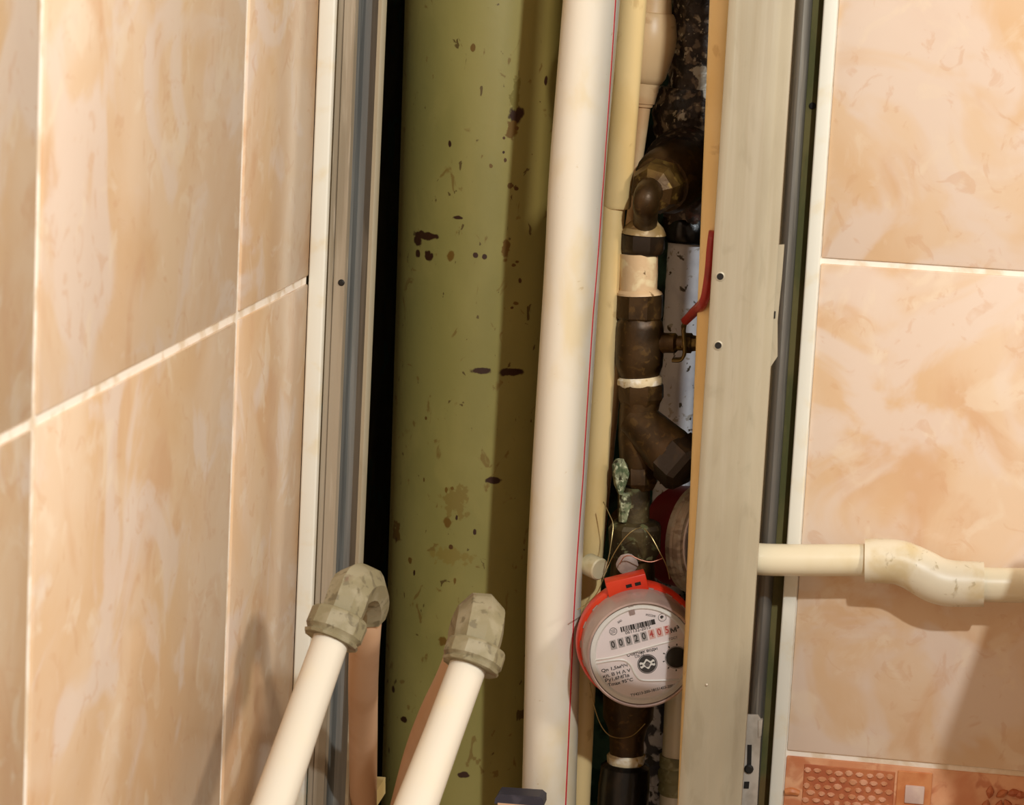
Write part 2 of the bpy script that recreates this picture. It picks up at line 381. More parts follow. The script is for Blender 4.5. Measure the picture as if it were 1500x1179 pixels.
# main right profile, hanging in front of the shaft
yR = -.055
a0, a1, a2 = px_x(1026, yR), px_x(1107, yR), px_x(1124, yR+.006)
rp = thing('metal_profile', ((a0+a2)/2, yR, ZF), 'wide flat galvanised steel profile crossing in front of the water meter', 'metal profile')
w_ = a1-a0
pts = [(a0+.002, yR+.018), (a0+.0012, yR+.006), (a0+.0016, yR+.0016), (a0+.004, yR)]
for k in range(1, 4): pts += [(a0+w_*k/4-.0012, yR), (a0+w_*k/4, yR+.00012), (a0+w_*k/4+.0012, yR)]
pts += [(a1-.002, yR), (a1+.0005, yR+.0012), (a1+.003, yR+.0042), (a2, yR+.006), (a2, yR+.018)]
MB().prism(sheet(pts, .0009), ZF, ZT).build('face_sheet', 'steel', rp)
for (hx, hy, r) in ((1055, 405, .0022), (1052, 506, .0021)):
    c = P(hx, hy, yR)
    MB().lathe(c+Vector((0, .001, 0)), c+Vector((0, -1, 0)), [(0, .0034), (.0013, .0030), (.0016, .0022), (.0009, .0018)], 16).build('dimple', 'steel', rp)
    MB().lathe(c+Vector((0, .001, 0)), c+Vector((0, -1, 0)), [(0, .0019), (.0018, .0019)], 14).build('screw_hole', 'hole', rp)
c = P(1035, 1003, yR); MB().lathe(c+Vector((0, .001, 0)), c+Vector((0, -1, 0)), [(0, .0010), (.0014, .0009), (.0018, .0003)], 10).build('rivet', 'zinc', rp)
# bent tab on its right flange
yt = yR+.0075
MB().poly3([P(1098, 361, yt), P(1149, 358, yt), P(1145, 410, yt), P(1139, 470, yt), P(1139, 522, yt), P(1127, 540, yt), P(1121, 548, yt), P(1092, 560, yt)], (0, .0010, 0)).build('side_tab', 'steel', rp)
MB().box(P(1135, 461, yt)-Vector((.0004, .0006, .0022)), P(1135, 461, yt)+Vector((.0004, .0002, .0022))).build('tab_slit', 'hole', rp)

# rounded profile beside the board
yG = -.004
b0, b1, b2 = px_x(1129, yG+.01), px_x(1138, yG), px_x(1147, yG)
gp = thing('metal_profile', ((b0+b2)/2, yG, ZF), 'narrow dark grey rounded steel profile beside the olive board edge at right', 'metal profile')
cxg, rg = (b0+b2)/2, (b2-b0)/2
pts = [(b0-.006, yG+.034), (b0-.006, yG+.016)] + [(cxg - rg*math.cos(t)*1.0, yG+.012 - .010*math.sin(t)) for t in [math.pi*k/10 for k in range(0, 11)]] + [(b2, yG+.0125)]
MB().prism(sheet(pts, -.0009), ZF, ZT).build('folded_sheet', 'steel_grey', gp)
c = P(1190, 155, .0093)
tag(MB().lathe(c+Vector((0, .0004, 0)), c+Vector((0, -1, 0)), [(0, .0022), (.0008, .0022), (.0012, .0016)], 12).build('screw', 'hole'), 'dark screw head in the olive board beside the right cream trim', 'screw')

# hanger bracket at the lower right
yB = -.034
hb = thing('hanger_bracket', P(1105, 1179, yB), 'galvanised slotted bracket beside the wide steel profile below the horizontal pipe', 'bracket')
bt = [P(1070, 1046, yB), P(1110, 1047, yB), P(1116, 1056, yB), P(1114, 1085, yB), P(1109, 1179, yB), P(1104, 1300, yB), P(1050, 1300, yB)]
MB().poly3(bt, (0, .0014, 0)).build('plate', 'zinc', hb)
MB().poly3([P(1111, 1055, yB-.001), P(1117, 1054, yB-.001), P(1115, 1078, yB-.001), P(1111, 1080, yB-.001)], (0, .004, 0)).build('bent_ear', 'zinc', hb)
for (sx, s0, s1, w2) in ((1098, 1091, 1133, 3.2), (1094, 1145, 1155, 3.8)):
    MB().poly3([P(sx-w2, s0, yB-.0004), P(sx+w2, s0, yB-.0004), P(sx+w2-1, s1, yB-.0004), P(sx-w2-1, s1, yB-.0004)], (0, .001, 0)).build('slot', 'hole', hb)
c = P(1097, 1126, yB); MB().lathe(c+Vector((0, .001, 0)), c+Vector((0, -1, 0)), [(0, .0030), (.002, .0030), (.003, .002)], 12).build('screw', 'dark_steel', hb)

# ------------------------------------------------------------------ big vertical pipes
# green cast iron stack
yS = .185
hwS = 127
pa, pb = P(721, 0, yS), P(680, 1179, yS); rS = U(hwS, yS)
org = P(700, 590, yS); org.z = 0
def sp(px, py, rx, rz, colr, wob=1.2):
    # spot centre on the front of the stack
    cpt = ext(pa, pb, P(px, py, yS).z); X = P(px, py, yS-rS*.8).x
    dx = max(-rS*.98, min(rS*.98, X-cpt.x)); Y = cpt.y-math.sqrt(rS*rS-dx*dx)
    q = P(px, py, Y); return (tuple(q-org), (U(rx, Y), .02, U(rz, Y)), colr, wob)
RUST, ORN = '3c2010', '77571f'
spots = [sp(622, 345, 21, 6, RUST), sp(612, 352, 7, 8, RUST), sp(612, 371, 4, 6, RUST), sp(628, 376, 7, 8, RUST, 2), sp(660, 375, 6, 8, ORN), sp(697, 374, 4, 4, RUST), sp(710, 376, 3.5, 4, RUST),
         sp(756, 168, 10, 14, RUST), sp(750, 190, 8, 14, ORN, 2), sp(755, 140, 6, 24, '877a3a', 3), sp(693, 70, 3.5, 6, ORN), sp(671, 319, 8, 3, RUST, 2), sp(704, 543, 16, 5, RUST), sp(748, 545, 17, 6, RUST), sp(722, 704, 11, 5, RUST),
         sp(659, 211, 2.5, 5, RUST), sp(660, 815, 28, 12, '93803e', 3), sp(668, 735, 20, 22, '8c783a', 3), sp(655, 765, 6, 8, ORN), sp(680, 1135, 9, 5, RUST), sp(592, 1054, 6, 5, RUST), sp(575, 1010, 3, 6, RUST), sp(648, 940, 7, 7, ORN, 2), sp(580, 780, 8, 14, ORN, 3), sp(741, 365, 5, 16, ORN, 2), sp(800, 118, 2, 8, RUST)]
rs_ = random.Random(11)
for k in range(26):
    cxs, cys = rs_.choice([(655, 760), (655, 760), (585, 780), (745, 250), (640, 660), (750, 380)])
    spots.append(sp(cxs+rs_.gauss(0, 20 if cxs < 700 else 9), cys+rs_.gauss(0, 42), rs_.uniform(1.5, 3.5), rs_.uniform(2, 5), rs_.choice(['5a3a16', '6b4c1e', RUST, ORN]), 2))
M('green_paint', 'a59856', .42, 0, [(10, .42, .62, '978c4c', (1, 1, .5)), (30, .5, .68, 'a69754', (1, 1, .5), .6, .5), (90, .64, .70, '7c5a22', (1, 1, .7), .9, .65), (140, .68, .71, '4f3312', (1, 1, .6), .6, .8)], (150, .15), spots=spots)
st = MB().lathe(ext(pa, pb, ZF), ext(pa, pb, ZT), [(0, rS)] + [((ext(pa, pb, ZT)-ext(pa, pb, ZF)).length, rS)], 64).build('stack_pipe', 'green_paint', origin=org)
tag(st, 'thick olive green painted cast iron sewer pipe with rust spots', 'pipe')

# white plastic riser with a red line
yW = .035
cl = [(866.5, 0), (846, 250), (838, 400), (814, 800), (804, 1179)]
wp_pts = [P(x, y, yW) for x, y in cl]; rW = U(41.5, yW)
wp_pts = [ext(wp_pts[1], wp_pts[0], ZT)] + wp_pts + [ext(wp_pts[-2], wp_pts[-1], ZF)]
wt = thing('riser_pipe', (wp_pts[-1].x, wp_pts[-1].y, ZF), 'broad cream plastic riser pipe with a thin red line, beside the meter', 'pipe')
MB().tube(wp_pts, rW, 40, 8).build('pipe_wall', 'cream_pipe', wt)
# thin red line lies on the pipe surface
rl = [(901, 0), (890, 250), (868, 400+60), (853, 700), (846, 800), (838, 960), (829, 1179)]
sm_pts, _ = catmull(wp_pts, [0]*len(wp_pts), 8)
def on_white(px, py):
    z = P(px, py, yW).z
    for a_, b_ in zip(sm_pts, sm_pts[1:]):
        if min(a_.z, b_.z) <= z <= max(a_.z, b_.z): cc = ext(a_, b_, z); break
    X = P(px, py, yW-rW*.6).x; dx = max(-rW*.97, min(rW*.97, X-cc.x)); return Vector((cc.x+dx, cc.y-math.sqrt(rW*rW-dx*dx), z)), cc
ang = []
for (x, y) in rl:
    q, cc = on_white(x, y); ang.append(math.atan2(q.x-cc.x, -(q.y-cc.y)))
zs = [P(x, y, yW).z for x, y in rl]
zs = [zs[0]+.1]+zs+[zs[-1]-.1]; ang = [ang[0]]+ang+[ang[-1]]
mbs = MB(); rs = []
for i in range(60):
    z = lerp(zs[0], zs[-1], i/59)
    for k in range(len(zs)-1):
        if zs[k+1] <= z <= zs[k]: t = (zs[k]-z)/(zs[k]-zs[k+1]); an = lerp(ang[k], ang[k+1], t); break
    for a_, b_ in zip(sm_pts, sm_pts[1:]):
        if min(a_.z, b_.z) <= z <= max(a_.z, b_.z): cc = ext(a_, b_, z); break
    ring = []
    for dr, da in ((-.0004, -.025), (.0003, -.025), (.0003, .025), (-.0004, .025)):
        ring.append(Vector((cc.x+(rW+dr)*math.sin(an+da), cc.y-(rW+dr)*math.cos(an+da), z)))
    rs.append(ring)
mbs.rings(rs); mbs.build('red_line', 'red_stripe', wt, label='thin red printed line along the pipe')

# tan pipe just right of the white riser, with a joint
yT = .070
tl = [P(926, 0, yT), P(903, 305, yT)]; tl2 = [P(899, 306, yT), P(874, 700, yT), P(861, 900, yT), P(848, 1179, yT)]
tt = thing('plastic_pipe', (P(848, 1179, yT).x, yT, ZF), 'yellowed tan plastic pipe tucked against the right side of the broad cream riser', 'pipe')
MB().lathe(tl[1], ext(tl[1], tl[0], ZT), [(0, U(19, yT)), (.002, U(21, yT)), ((ext(tl[1], tl[0], ZT)-tl[1]).length, U(24, yT))], 32).build('upper_sleeve', 'tan_pipe', tt)
MB().tube([tl2[0]+Vector((0, 0, .02))]+tl2+[ext(tl2[-2], tl2[-1], ZF)], U(17, yT), 28).build('lower_pipe', 'tan_pipe', tt)

# peach pipe with a bulging sleeve behind it
yK = .105
kt = thing('plastic_pipe', (P(900, 1179, yK).x, yK, ZF), 'peach plastic pipe with bulging sleeve collar, left of the black iron riser', 'pipe')
ka, kb = P(962, -30, yK), P(925, 330, yK)
pr = []
ax = (kb-ka); Lk = ax.length
def kr(py, edge):   # axis x at row py, radius to the measured right edge
    t = (py+30)/360; x = lerp(962, 925, t); return (t*Lk, U(edge-x, yK))
prof = [kr(-30, 984), kr(17, 984), kr(18.5, 987), kr(25, 990), kr(50, 992), kr(70, 989), kr(95, 981), kr(112, 975), kr(120, 969), kr(121, 967), kr(150, 959), kr(151, 957), kr(155, 956), kr(156, 953), kr(200, 947), kr(240, 941), kr(330, 934)]
prof = [(-.5, prof[0][1])] + prof
MB().lathe(ka, kb, prof, 36).build('sleeve', 'peach_pipe', kt)
MB().tube([kb-(kb-ka)*.02, ext(ka, kb, ZF)], U(9, yK), 20).build('pipe_wall', 'peach_pipe', kt)

# tan pipe behind the left edge of the wide steel profile
yD = -.005
da, db = P(1064, 0, yD), P(1030, 830, yD)
dt_ = thing('plastic_pipe', (ext(da, db, ZF).x, yD, ZF), 'tan plastic pipe half hidden behind the left edge of the wide steel profile', 'pipe')
MB().tube([ext(da, db, ZF), ext(da, db, ZT)], U(24, yD), 28).build('pipe_wall', 'tan_pipe', dt_)
yE = .110
ea, eb = P(1003, 900, yE), P(988, 1179, yE)
ec = thing('plastic_pipe', (ext(ea, eb, ZF).x, yE, ZF), 'short cream plastic pipe with grimy ribbed coupling, at the lower right of the meter', 'pipe')
rD = U(23, yE)
MB().tube([ext(ea, eb, ZF), ea], rD, 28).build('pipe_wall', 'cream_pipe', ec)
fa = ext(ea, eb, P(983, 1105, yE).z); fb = ext(ea, eb, P(980, 1162, yE).z); lf = (fb-fa).length
MB().lathe(fa, fb, [(0, rD), (.0002, rD*1.14), (.008, rD*1.14), (.009, rD*1.03), (.012, rD*1.20), (.016, rD*1.20), (.019, rD*1.05), (lf-.003, rD*1.16), (lf, rD)], 28).build('coupling', 'grey_green', ec, label='grimy ribbed coupling')

# ------------------------------------------------------------------ iron riser behind
yI = .195
ia, ib = P(1032, 0, yI), P(962, 1110, yI)
it = thing('iron_riser', (ext(ia, ib, ZF).x, yI, ZF), 'corroded black iron riser, white painted lower down, behind the brass valve', 'pipe')
def zI(py): return ext(ia, ib, P(1000, py, yI).z)
def iron(y0, y1, r0, r1, mat, name, wob, n=40, seed=0, bulge=0):
    a_, b_ = zI(y0), zI(y1); Ln = (b_-a_).length; k = max(6, int(Ln/.0025))
    MB().lathe(a_, b_, [(Ln*i/k, U(lerp(r0, r1, i/k)+bulge*math.sin(math.pi*i/k), yI)) for i in range(k+1)], n, wob=wob, wsc=140, ws=seed).build(name, mat, it, sharp=70)
iron(-30, 140, 46, 44, 'iron', 'upper_pipe', .0016)
a_, b_ = ext(ia, ib, ZT), zI(-30); MB().tube([a_, b_], U(45, yI), 24).build('top_pipe', 'iron', it)
iron(128, 205, 55, 57, 'iron', 'coupling', .0022, seed=4, bulge=8)
iron(200, 352, 54, 36, 'rust_iron', 'tee_body', .0022, seed=9)
iron(318, 354, 40, 38, 'black_gloss', 'lower_collar', .0010, seed=12, bulge=4)
iron(350, 740, 31, 31, 'painted_iron', 'painted_pipe', .0004, seed=2)
iron(735, 1180, 31, 31, 'flaked_iron', 'flaked_pipe', .0006, seed=5)
MB().tube([zI(1175), ext(ia, ib, ZF)], U(31, yI), 24).build('bottom_pipe', 'flaked_iron', it)
# forward branch out of the tee, with hex ring
ba, bb = P(1012, 232, .185), P(972, 264, .108)
Lb = (bb-ba).length
MB().lathe(ba, bb, [(0, U(46, .1)), (.012, U(56, .1)), (.030, U(57, .1)), (.036, U(53, .1)), (Lb, U(34, .1))], 28, wob=.0012, wsc=120).build('branch', 'rust_iron', it)

# ------------------------------------------------------------------ brass supply chain
yV = .070
def cyl(name, mat, parent, pts, n=28, Y=yV, rot=0, wob=0, sharp=35):
    """pts: (centre px x, py, half width px) down an upright run"""
    rs = [(P(x, y, Y), U(h, Y)) for x, y, h in pts]
    a_, b_ = rs[0][0], rs[-1][0]; t = (b_-a_).normalized(); u = (Vector((0, -1, 0)) - t*(-t.y)).normalized(); v = t.cross(u)
    rings = []
    for p, r in rs:
        ring = []
        for k in range(n):
            d = u*math.cos(2*math.pi*k/n+rot)+v*math.sin(2*math.pi*k/n+rot); q = p+d*r
            if wob: q += d*wob*noise.noise(q*160)
            ring.append(q)
        rings.append(ring)
    return MB().rings(rings).build(name, mat, parent, sharp=sharp)
# elbow coming forward and turning down
el = thing('pipe_elbow', P(946, 340, yV), 'brass elbow turning down from the corroded iron tee to the black nut', 'pipe fitting')
e0, e1 = P(996, 252, .105), P(952, 281, .052)
Le = (e1-e0).length
MB().lathe(e0, e1, [(0, U(50, yV)), (Le*.45, U(50, yV)), (Le*.55, U(46, yV)), (Le*.62, U(42, yV))], 24).build('collar', 'brass_dark', el)
MB().lathe(e0+(e1-e0)*.6, e1+(e1-e0)*.12, [(0, U(39, yV)), (Le*.22, U(39, yV)), (Le*.34, U(33, yV)), (Le*.4, U(20, yV))], 8, rot=.2).build('hex_collar', 'brass_warm', el, sharp=20)
MB().tube([P(966, 270, .085), P(951, 281, .050), P(946, 297, .043), P(946, 312, .052), P(945, 326, yV-.006)], [U(21, yV), U(20, yV), U(19, yV), U(17.5, yV), U(18, yV)], 20, 5).build('bend', 'brass_dark', el)
cyl('flare', 'flare_paint', el, [(945, 316, 17), (945, 324, 19), (944, 332, 28), (943, 340, 32.5), (943, 343, 33)])
cyl('nut', 'black_nut', el, [(943, 342, 31), (943, 344, 33), (942.5, 364, 33), (942, 371, 30), (942, 373, 27)], 8, rot=math.pi/8)
tag(cyl('pipe_nipple', 'pale_nipple', None, [(936, 371, 28), (936, 400, 28), (935, 424, 28), (936, 428, 33), (937, 431, 34)], wob=.0003), 'short pale paint-spattered pipe nipple between the black nut and the ball valve', 'pipe fitting')
# ball valve
bv = thing('ball_valve', P(936, 556, yV), 'brown brass ball valve with red lever handle, midway up the pipe run', 'valve')
cyl('top_hex', 'brass_dark', bv, [(938.5, 430, 33), (938.5, 432, 35), (937.5, 464, 35), (937.5, 467, 33)], 8, rot=math.pi/8, sharp=25)
cyl('body', 'brass_dark', bv, [(937, 466, 31), (937, 472, 34), (937, 480, 35.5), (936.5, 520, 36), (936, 535, 35), (936, 546, 31), (935.5, 555, 27)])
s0, s1 = P(960, 502, yV), P(1021, 503, yV-.004)
MB().lathe(s0, s1, [(0, U(17, yV)), (U(10, yV), U(17, yV)), (U(14, yV), U(15, yV)), (U(30, yV), U(15, yV)), (U(34, yV), U(11, yV)), (U(44, yV), U(11, yV))], 16).build('stem', 'brass_warm', bv)
MB().lathe(P(1001, 502, yV-.003), s1, [(0, U(15, yV)), (U(12, yV), U(15, yV)), (U(14, yV), U(12, yV)), (U(21, yV), U(11, yV))], 6, rot=.3).build('stem_nut', 'brass_warm', bv, sharp=20)
# lever: a bent flat strip
def strip(path, w, t, name, mat, parent, wd=Vector((0, -1, 0)), k=6):
    pts, ws = catmull([Vector(p) for p in path], w, k); rs = []
    for i, p in enumerate(pts):
        T = (pts[min(i+1, len(pts)-1)]-pts[max(i-1, 0)]).normalized(); wv = (wd-T*wd.dot(T)).normalized(); nv = T.cross(wv)
        a, b = wv*ws[i], nv*t
        rs.append([p+a*.8+b, p+a+b*.3, p+a-b*.3, p+a*.8-b, p-a*.8-b, p-a-b*.3, p-a+b*.3, p-a*.8+b])
    return MB().rings(rs).build(name, mat, parent, sharp=50)
yH = .055
strip([P(985, 527, yH), P(998, 526, yH), P(1003, 515, yH), P(1002, 495, yH), P(1001, 482, yH)], [.006]*5, .0011, 'handle_plate', 'brass_warm', bv)
strip([P(1001, 486, yH), P(1004, 472, yH), P(1014, 458, yH-.018)], [.006, .006, .006], .0012, 'handle_neck', 'brass_warm', bv)
strip([P(1009, 464, yH-.012), P(1024, 449, yH-.045), P(1033, 436, yH-.072), P(1039, 400, yH-.075), P(1042, 365, yH-.075), P(1044, 347, yH-.075), P(1045, 338, yH-.075)], [.006, .007, .0075, .0075, .0075, .0065, .003], .0027, 'handle', 'handle_red', bv)
tag(cyl('seal_ring', 'seal_tape', None, [(937, 551, 29), (937, 554, 33), (937, 560, 33.5), (938, 566, 31), (938, 569, 28)], wob=.0006), 'ragged pale sealing tape wound between the ball valve and the strainer', 'sealing tape')
# Y strainer
ys = thing('strainer', P(936, 716, yV), 'dark brass angled strainer with a side cap, below the ball valve', 'pipe fitting')
cyl('top_hex', 'brass_dark', ys, [(939, 561, 32), (939, 564, 35), (939, 582, 35), (938, 592, 30)], 8, rot=math.pi/8, sharp=25)
cyl('body', 'brass_dark', ys, [(938, 588, 30), (936, 600, 29), (935, 640, 30), (936, 672, 29), (937, 683, 27)])
cyl('bottom_hex', 'brass_dark', ys, [(937, 680, 26), (937, 684, 28), (937, 706, 28), (937, 716, 22)], 8, rot=math.pi/8, sharp=25)
y0_, y1_ = P(930, 612, yV), P(1008, 688, yV-.020); Ly = (y1_-y0_).length
MB().lathe(y0_, y1_, [(0, U(30, yV)), (Ly*.55, U(37, yV)), (Ly*.60, U(38, yV)), (Ly*.72, U(38, yV)), (Ly*.73, U(34, yV))], 24).build('branch', 'brass_dark', ys)
MB().lathe(y0_+(y1_-y0_)*.68, y1_, [(0, U(38, yV)), (Ly*.02, U(43, yV)), (Ly*.26, U(43, yV)), (Ly*.34, U(37, yV)), (Ly*.36, U(18, yV))], 6, rot=.5).build('cap', 'black_nut', ys, sharp=20, label='black hexagonal cap')
c = P(972, 634, yV-.0185)
MB().lathe(c+Vector((0, .004, 0)), c+Vector((0, -1, .2)), [(0, .0026), (.0046, .0030), (.0056, .0018)], 9, wob=.0008, wsc=300).build('paint_blot', 'pink_paint', ys, label='pinkish blot of paint')
# lower nipple, verdigris, union nut
ln = thing('union_nut', P(929, 815, yV), 'grimy green-stained union nut and nipple just above the red meter', 'pipe fitting')
cyl('nipple', 'brass_grime', ln, [(929, 712, 24), (928, 745, 24), (928, 772, 24)])
cyl('nut', 'brass_grime', ln, [(931, 762, 30), (931, 766, 37), (930, 772, 41), (930, 806, 40), (929, 815, 36)], 8, rot=math.pi/8, sharp=25)
mb = MB()
mb.lathe(P(908, 672, yV-.013), P(908, 726, yV-.013), [(0, U(3, yV)), (.004, U(8, yV)), (.010, U(12, yV)), (.017, U(9, yV)), (U(53, yV), U(6, yV))], 16, wob=.0035, wsc=220)
mb.lathe(P(915, 722, yV-.010), P(915, 766, yV-.010), [(0, U(7, yV)), (.006, U(9, yV)), (U(43, yV), U(6, yV))], 14, wob=.0022, wsc=220)
mb.build('verdigris_crust', 'verdigris', ln, label='pale green crust of corrosion')

# ------------------------------------------------------------------ main water meter
MC = P(941, 960, -.014)
tocam = (C0-MC).normalized()
nrm = (tocam*.95 + RT*.09 - UP*.28).normalized()
rr_ = math.radians(13.5)
ex = (RT*math.cos(rr_)+UP*math.sin(rr_)); ex = (ex - nrm*ex.dot(nrm)).normalized(); ey = nrm.cross(ex)
pm = U(1, -.014)
def D(x, y, h=0): return MC + (ex*x + ey*y + nrm*h)*pm
def dc(cx, cy):                     # position read off the dial, brought into its own axes
    dx, dy = 840+cx/5.126-941, -(820+cy/5.126-960)
    return (dx*math.cos(rr_)+dy*math.sin(rr_), (-dx*math.sin(rr_)+dy*math.cos(rr_))*1.08)
wm = thing('water_meter', P(925, 1050, yV), 'round water meter with red collar and readable white dial', 'water meter')
def disc(name, mat, prof, parent, n=64, c=(0, 0), sharp=35):
    """prof: (height px, radius px)"""
    mb = MB(); rs = []
    for h, r in prof: rs.append([D(c[0]+r*math.cos(2*math.pi*k/n), c[1]+r*math.sin(2*math.pi*k/n), h) for k in range(n)])
    return mb.rings(rs).build(name, mat, parent, sharp=sharp)
disc('housing', 'brass_dark', [(-150, 36), (-140, 58), (-96, 68), (-92, 70)], wm, 40)
disc('collar', 'meter_red', [(-96, 82), (-94, 93), (-80, 95), (-66, 94), (-62, 91), (-62, 60)], wm, 80)
disc('cup_wall', 'cup_clear', [(-64, 88), (-58, 88.5), (-28, 86.5), (-8, 84), (-3, 83), (-1, 80.5), (-5, 79), (-9, 78)], wm, 80)
# collar teeth
mb = MB()
for k in range(18):
    a = 2*math.pi*(k+.3)/18
    q = [D(r*math.cos(a+da), r*math.sin(a+da), -61.5) for r, da in ((85.5, -.06), (85.5, .06), (89.8, .06), (89.8, -.06))]
    mb.poly3(q, nrm*pm*2.5)
mb.build('collar_teeth', 'cup_clear', wm)
# tab on top
def plate(x0, y0, x1, y1, h0, h1, name, mat, parent, bev=0):
    mb = MB(); q = [D(x0, y0, h0), D(x1, y0, h0), D(x1, y1, h0), D(x0, y1, h0)]; mb.poly3(q, nrm*pm*(h1-h0))
    if bev: bmesh.ops.bevel(mb.bm, geom=list(mb.bm.edges), offset=bev, segments=2, profile=.5, affect='EDGES')
    return mb.build(name, mat, parent)
ltab = plate(-28, 80, 34, 107, -86, -55, 'latch', 'meter_red', wm, .0006)
mb = MB()
for x in (1, 15): mb.poly3([D(x, 92, -54.4), D(x+9, 92, -54.4), D(x+9, 97, -54.4), D(x, 97, -54.4)], -nrm*pm*1)
mb.build('slot', 'hole', ltab)
# dial face with its bright rim and stepped field
dial = disc('dial', 'dial', [(-12, 79), (-9, 79), (-8.5, 70), (-8.4, 1)], wm, 72)
mb = MB(); rs = []
for i in range(97):
    a = 2*math.pi*i/96
    rs.append([D(r*math.cos(a), r*math.sin(a), h) for r, h in ((79, -9.5), (78, -5.8), (72, -5.2), (69, -8.6))])
mb.rings(rs[:-1], closed=True); mb.build('rim', 'dial_bright', dial)
plate(-4, 64, 4, 77, -7, -5.6, 'notch', 'cup_clear', dial)
HB = -8.1
def step(pts, name, mat, r):
    q = [dc(*p) for p in pts]
    return MB().tube([D(x, y, HB+.5) for x, y in q], r*pm, 8, 6).build(name, mat, dial)
step([(155, 765), (330, 735), (520, 680), (700, 630), (840, 600)], 'ridge', 'dial_bright', 1.3)
step([(160, 790), (300, 765), (380, 765), (430, 800), (460, 860), (500, 905), (560, 915), (700, 912), (850, 905)], 'ridge', 'dial_bright', 1.6)
# printed matter, all flat on the dial face
ROT = Matrix((ex, ey, nrm)).transposed().to_4x4()
def lettering(txt, cx, cy, size, mat='ink', parent=dial, align='CENTER', rot=0.0, name='lettering', h=HB, sx=1.0):
    cu = bpy.data.curves.new(name, 'FONT'); cu.body = txt; cu.size = size*pm; cu.align_x = align; cu.align_y = 'CENTER'; cu.fill_mode = 'FRONT'; cu.resolution_u = 2; cu.offset = .022*size*pm
    ob = bpy.data.objects.new(name, cu); COL.objects.link(ob)
    dg = bpy.context.evaluated_depsgraph_get(); me = bpy.data.meshes.new_from_object(ob.evaluated_get(dg)); bpy.data.objects.remove(ob)
    me.transform(Matrix.Scale(sx, 4, (1, 0, 0)))
    x, y = dc(cx, cy); Mx = ROT @ Matrix.Rotation(rot, 4, 'Z'); me.transform(Mx)
    me.materials.clear(); me.materials.append(MATS[mat])
    o2 = bpy.data.objects.new(name, me); COL.objects.link(o2); o2.parent = parent; o2.location = D(x, y, h)-wloc(parent); return o2
digits = '00020405'
for i, ch in enumerate(digits):
    cx, cy = 298+i*59.3, 652-i*16.2
    x, y = dc(cx, cy); red = i > 4
    wn = plate(x-4.6, y-7.2, x+4.6, y+7.2, HB-.1, HB+.15, 'digit_window', 'window_pink' if red else 'window_grey', dial)
    lettering(ch, cx-2, cy, 15, 'ink_red' if red else 'ink', dial, h=HB+.25, name='numeral', sx=.8)
lettering('м³', 772, 532, 13, 'ink', sx=1.1)
x, y = dc(355, 540); x2_, y2_ = dc(618, 470); mb = MB(); rb = random.Random(5); xx = x
while xx < x2_-1:
    w1 = rb.choice([.9, 1.4, 2.2, 3.2]); mb.poly3([D(xx, y-3.8, HB), D(min(xx+w1, x2_), y-3.8, HB), D(min(xx+w1, x2_), y+4.2, HB), D(xx, y+4.2, HB)], nrm*pm*.1); xx += w1+rb.choice([.6, .9, 1.3])
mb.poly3([D(x2_-6, y-3.8, HB), D(x2_, y-3.8, HB), D(x2_, y+4.2, HB), D(x2_-6, y+4.2, HB)], nrm*pm*.1)
mb.build('barcode', 'ink', dial)
lettering('061132-2015', 488, 540, 7.4, 'ink_soft')
arc = 'ЗАО               РОССИЯ'
for i, ch in enumerate(arc):
    if ch == ' ': continue
    a = math.radians(113-i*2.35); xq, yq = 61*math.cos(a), 61*math.sin(a)
    dx, dy = xq*math.cos(rr_)-yq/1.08*math.sin(rr_), xq*math.sin(rr_)+yq/1.08*math.cos(rr_)
    lettering(ch, (941+dx-840)*5.126, (960-dy-820)*5.126, 4.3, 'ink_soft', rot=a-math.pi/2)
lettering('Счетчик воды', 520, 703, 7.0, 'ink')
lettering('СВ-15', 500, 733, 5.6, 'ink_soft')
lettering('ГОСТ', 760, 600, 5, 'ink_soft')
lettering('Qn 1,5м³/ч', 306, 825, 7.2, 'ink', sx=1.2)
lettering('кл. В Н А V', 322, 866, 7.0, 'ink', sx=1.2)
lettering('Ру1,6МПа', 326, 900, 7.2, 'ink', sx=1.15)
lettering('Tmax 95°C', 352, 932, 7.2, 'ink', sx=1.15)
lettering('ТУ4213-200-18151455-2001', 602, 990, 5.9, 'ink')
def ring_print(cx, cy, r0, r1, mat, name, n=32, h=HB):
    x, y = dc(cx, cy); rs = []
    for k in range(n):
        a = 2*math.pi*k/n; rs.append([D(x+r*math.cos(a), y+r*math.sin(a), hh) for r, hh in ((r0, h), (r1, h), (r1, h+.15), (r0, h+.15))])
    return MB().rings(rs, closed=True).build(name, mat, dial)
def blob(cx, cy, pts, mat, name, h=HB, parent=None):
    x, y = dc(cx, cy); mb = MB(); mb.poly3([D(x+a, y+b, h) for a, b in pts], nrm*pm*.12); return mb.build(name, mat, parent or dial)
def circ(r, n=24, sx=1): return [(r*sx*math.cos(2*math.pi*k/n), r*math.sin(2*math.pi*k/n)) for k in range(n)]
ring_print(298, 552, 5.0, 5.9, 'ink_soft', 'emblem_ring')
for dy in (-2.2, 0, 2.2): blob(298, 552, [(-3.6, dy-.5), (3.2, dy-.1), (3.2, dy+.7), (-3.6, dy+.3)], 'ink_soft', 'emblem_bar')
ring_print(675, 445, 5.6, 6.3, 'ink_soft', 'emblem_ring')
blob(672, 442, circ(2.6, 14), 'ink', 'emblem_dot'); blob(684, 452, circ(1.5, 12), 'dial_bright', 'emblem_dot', HB+.2)
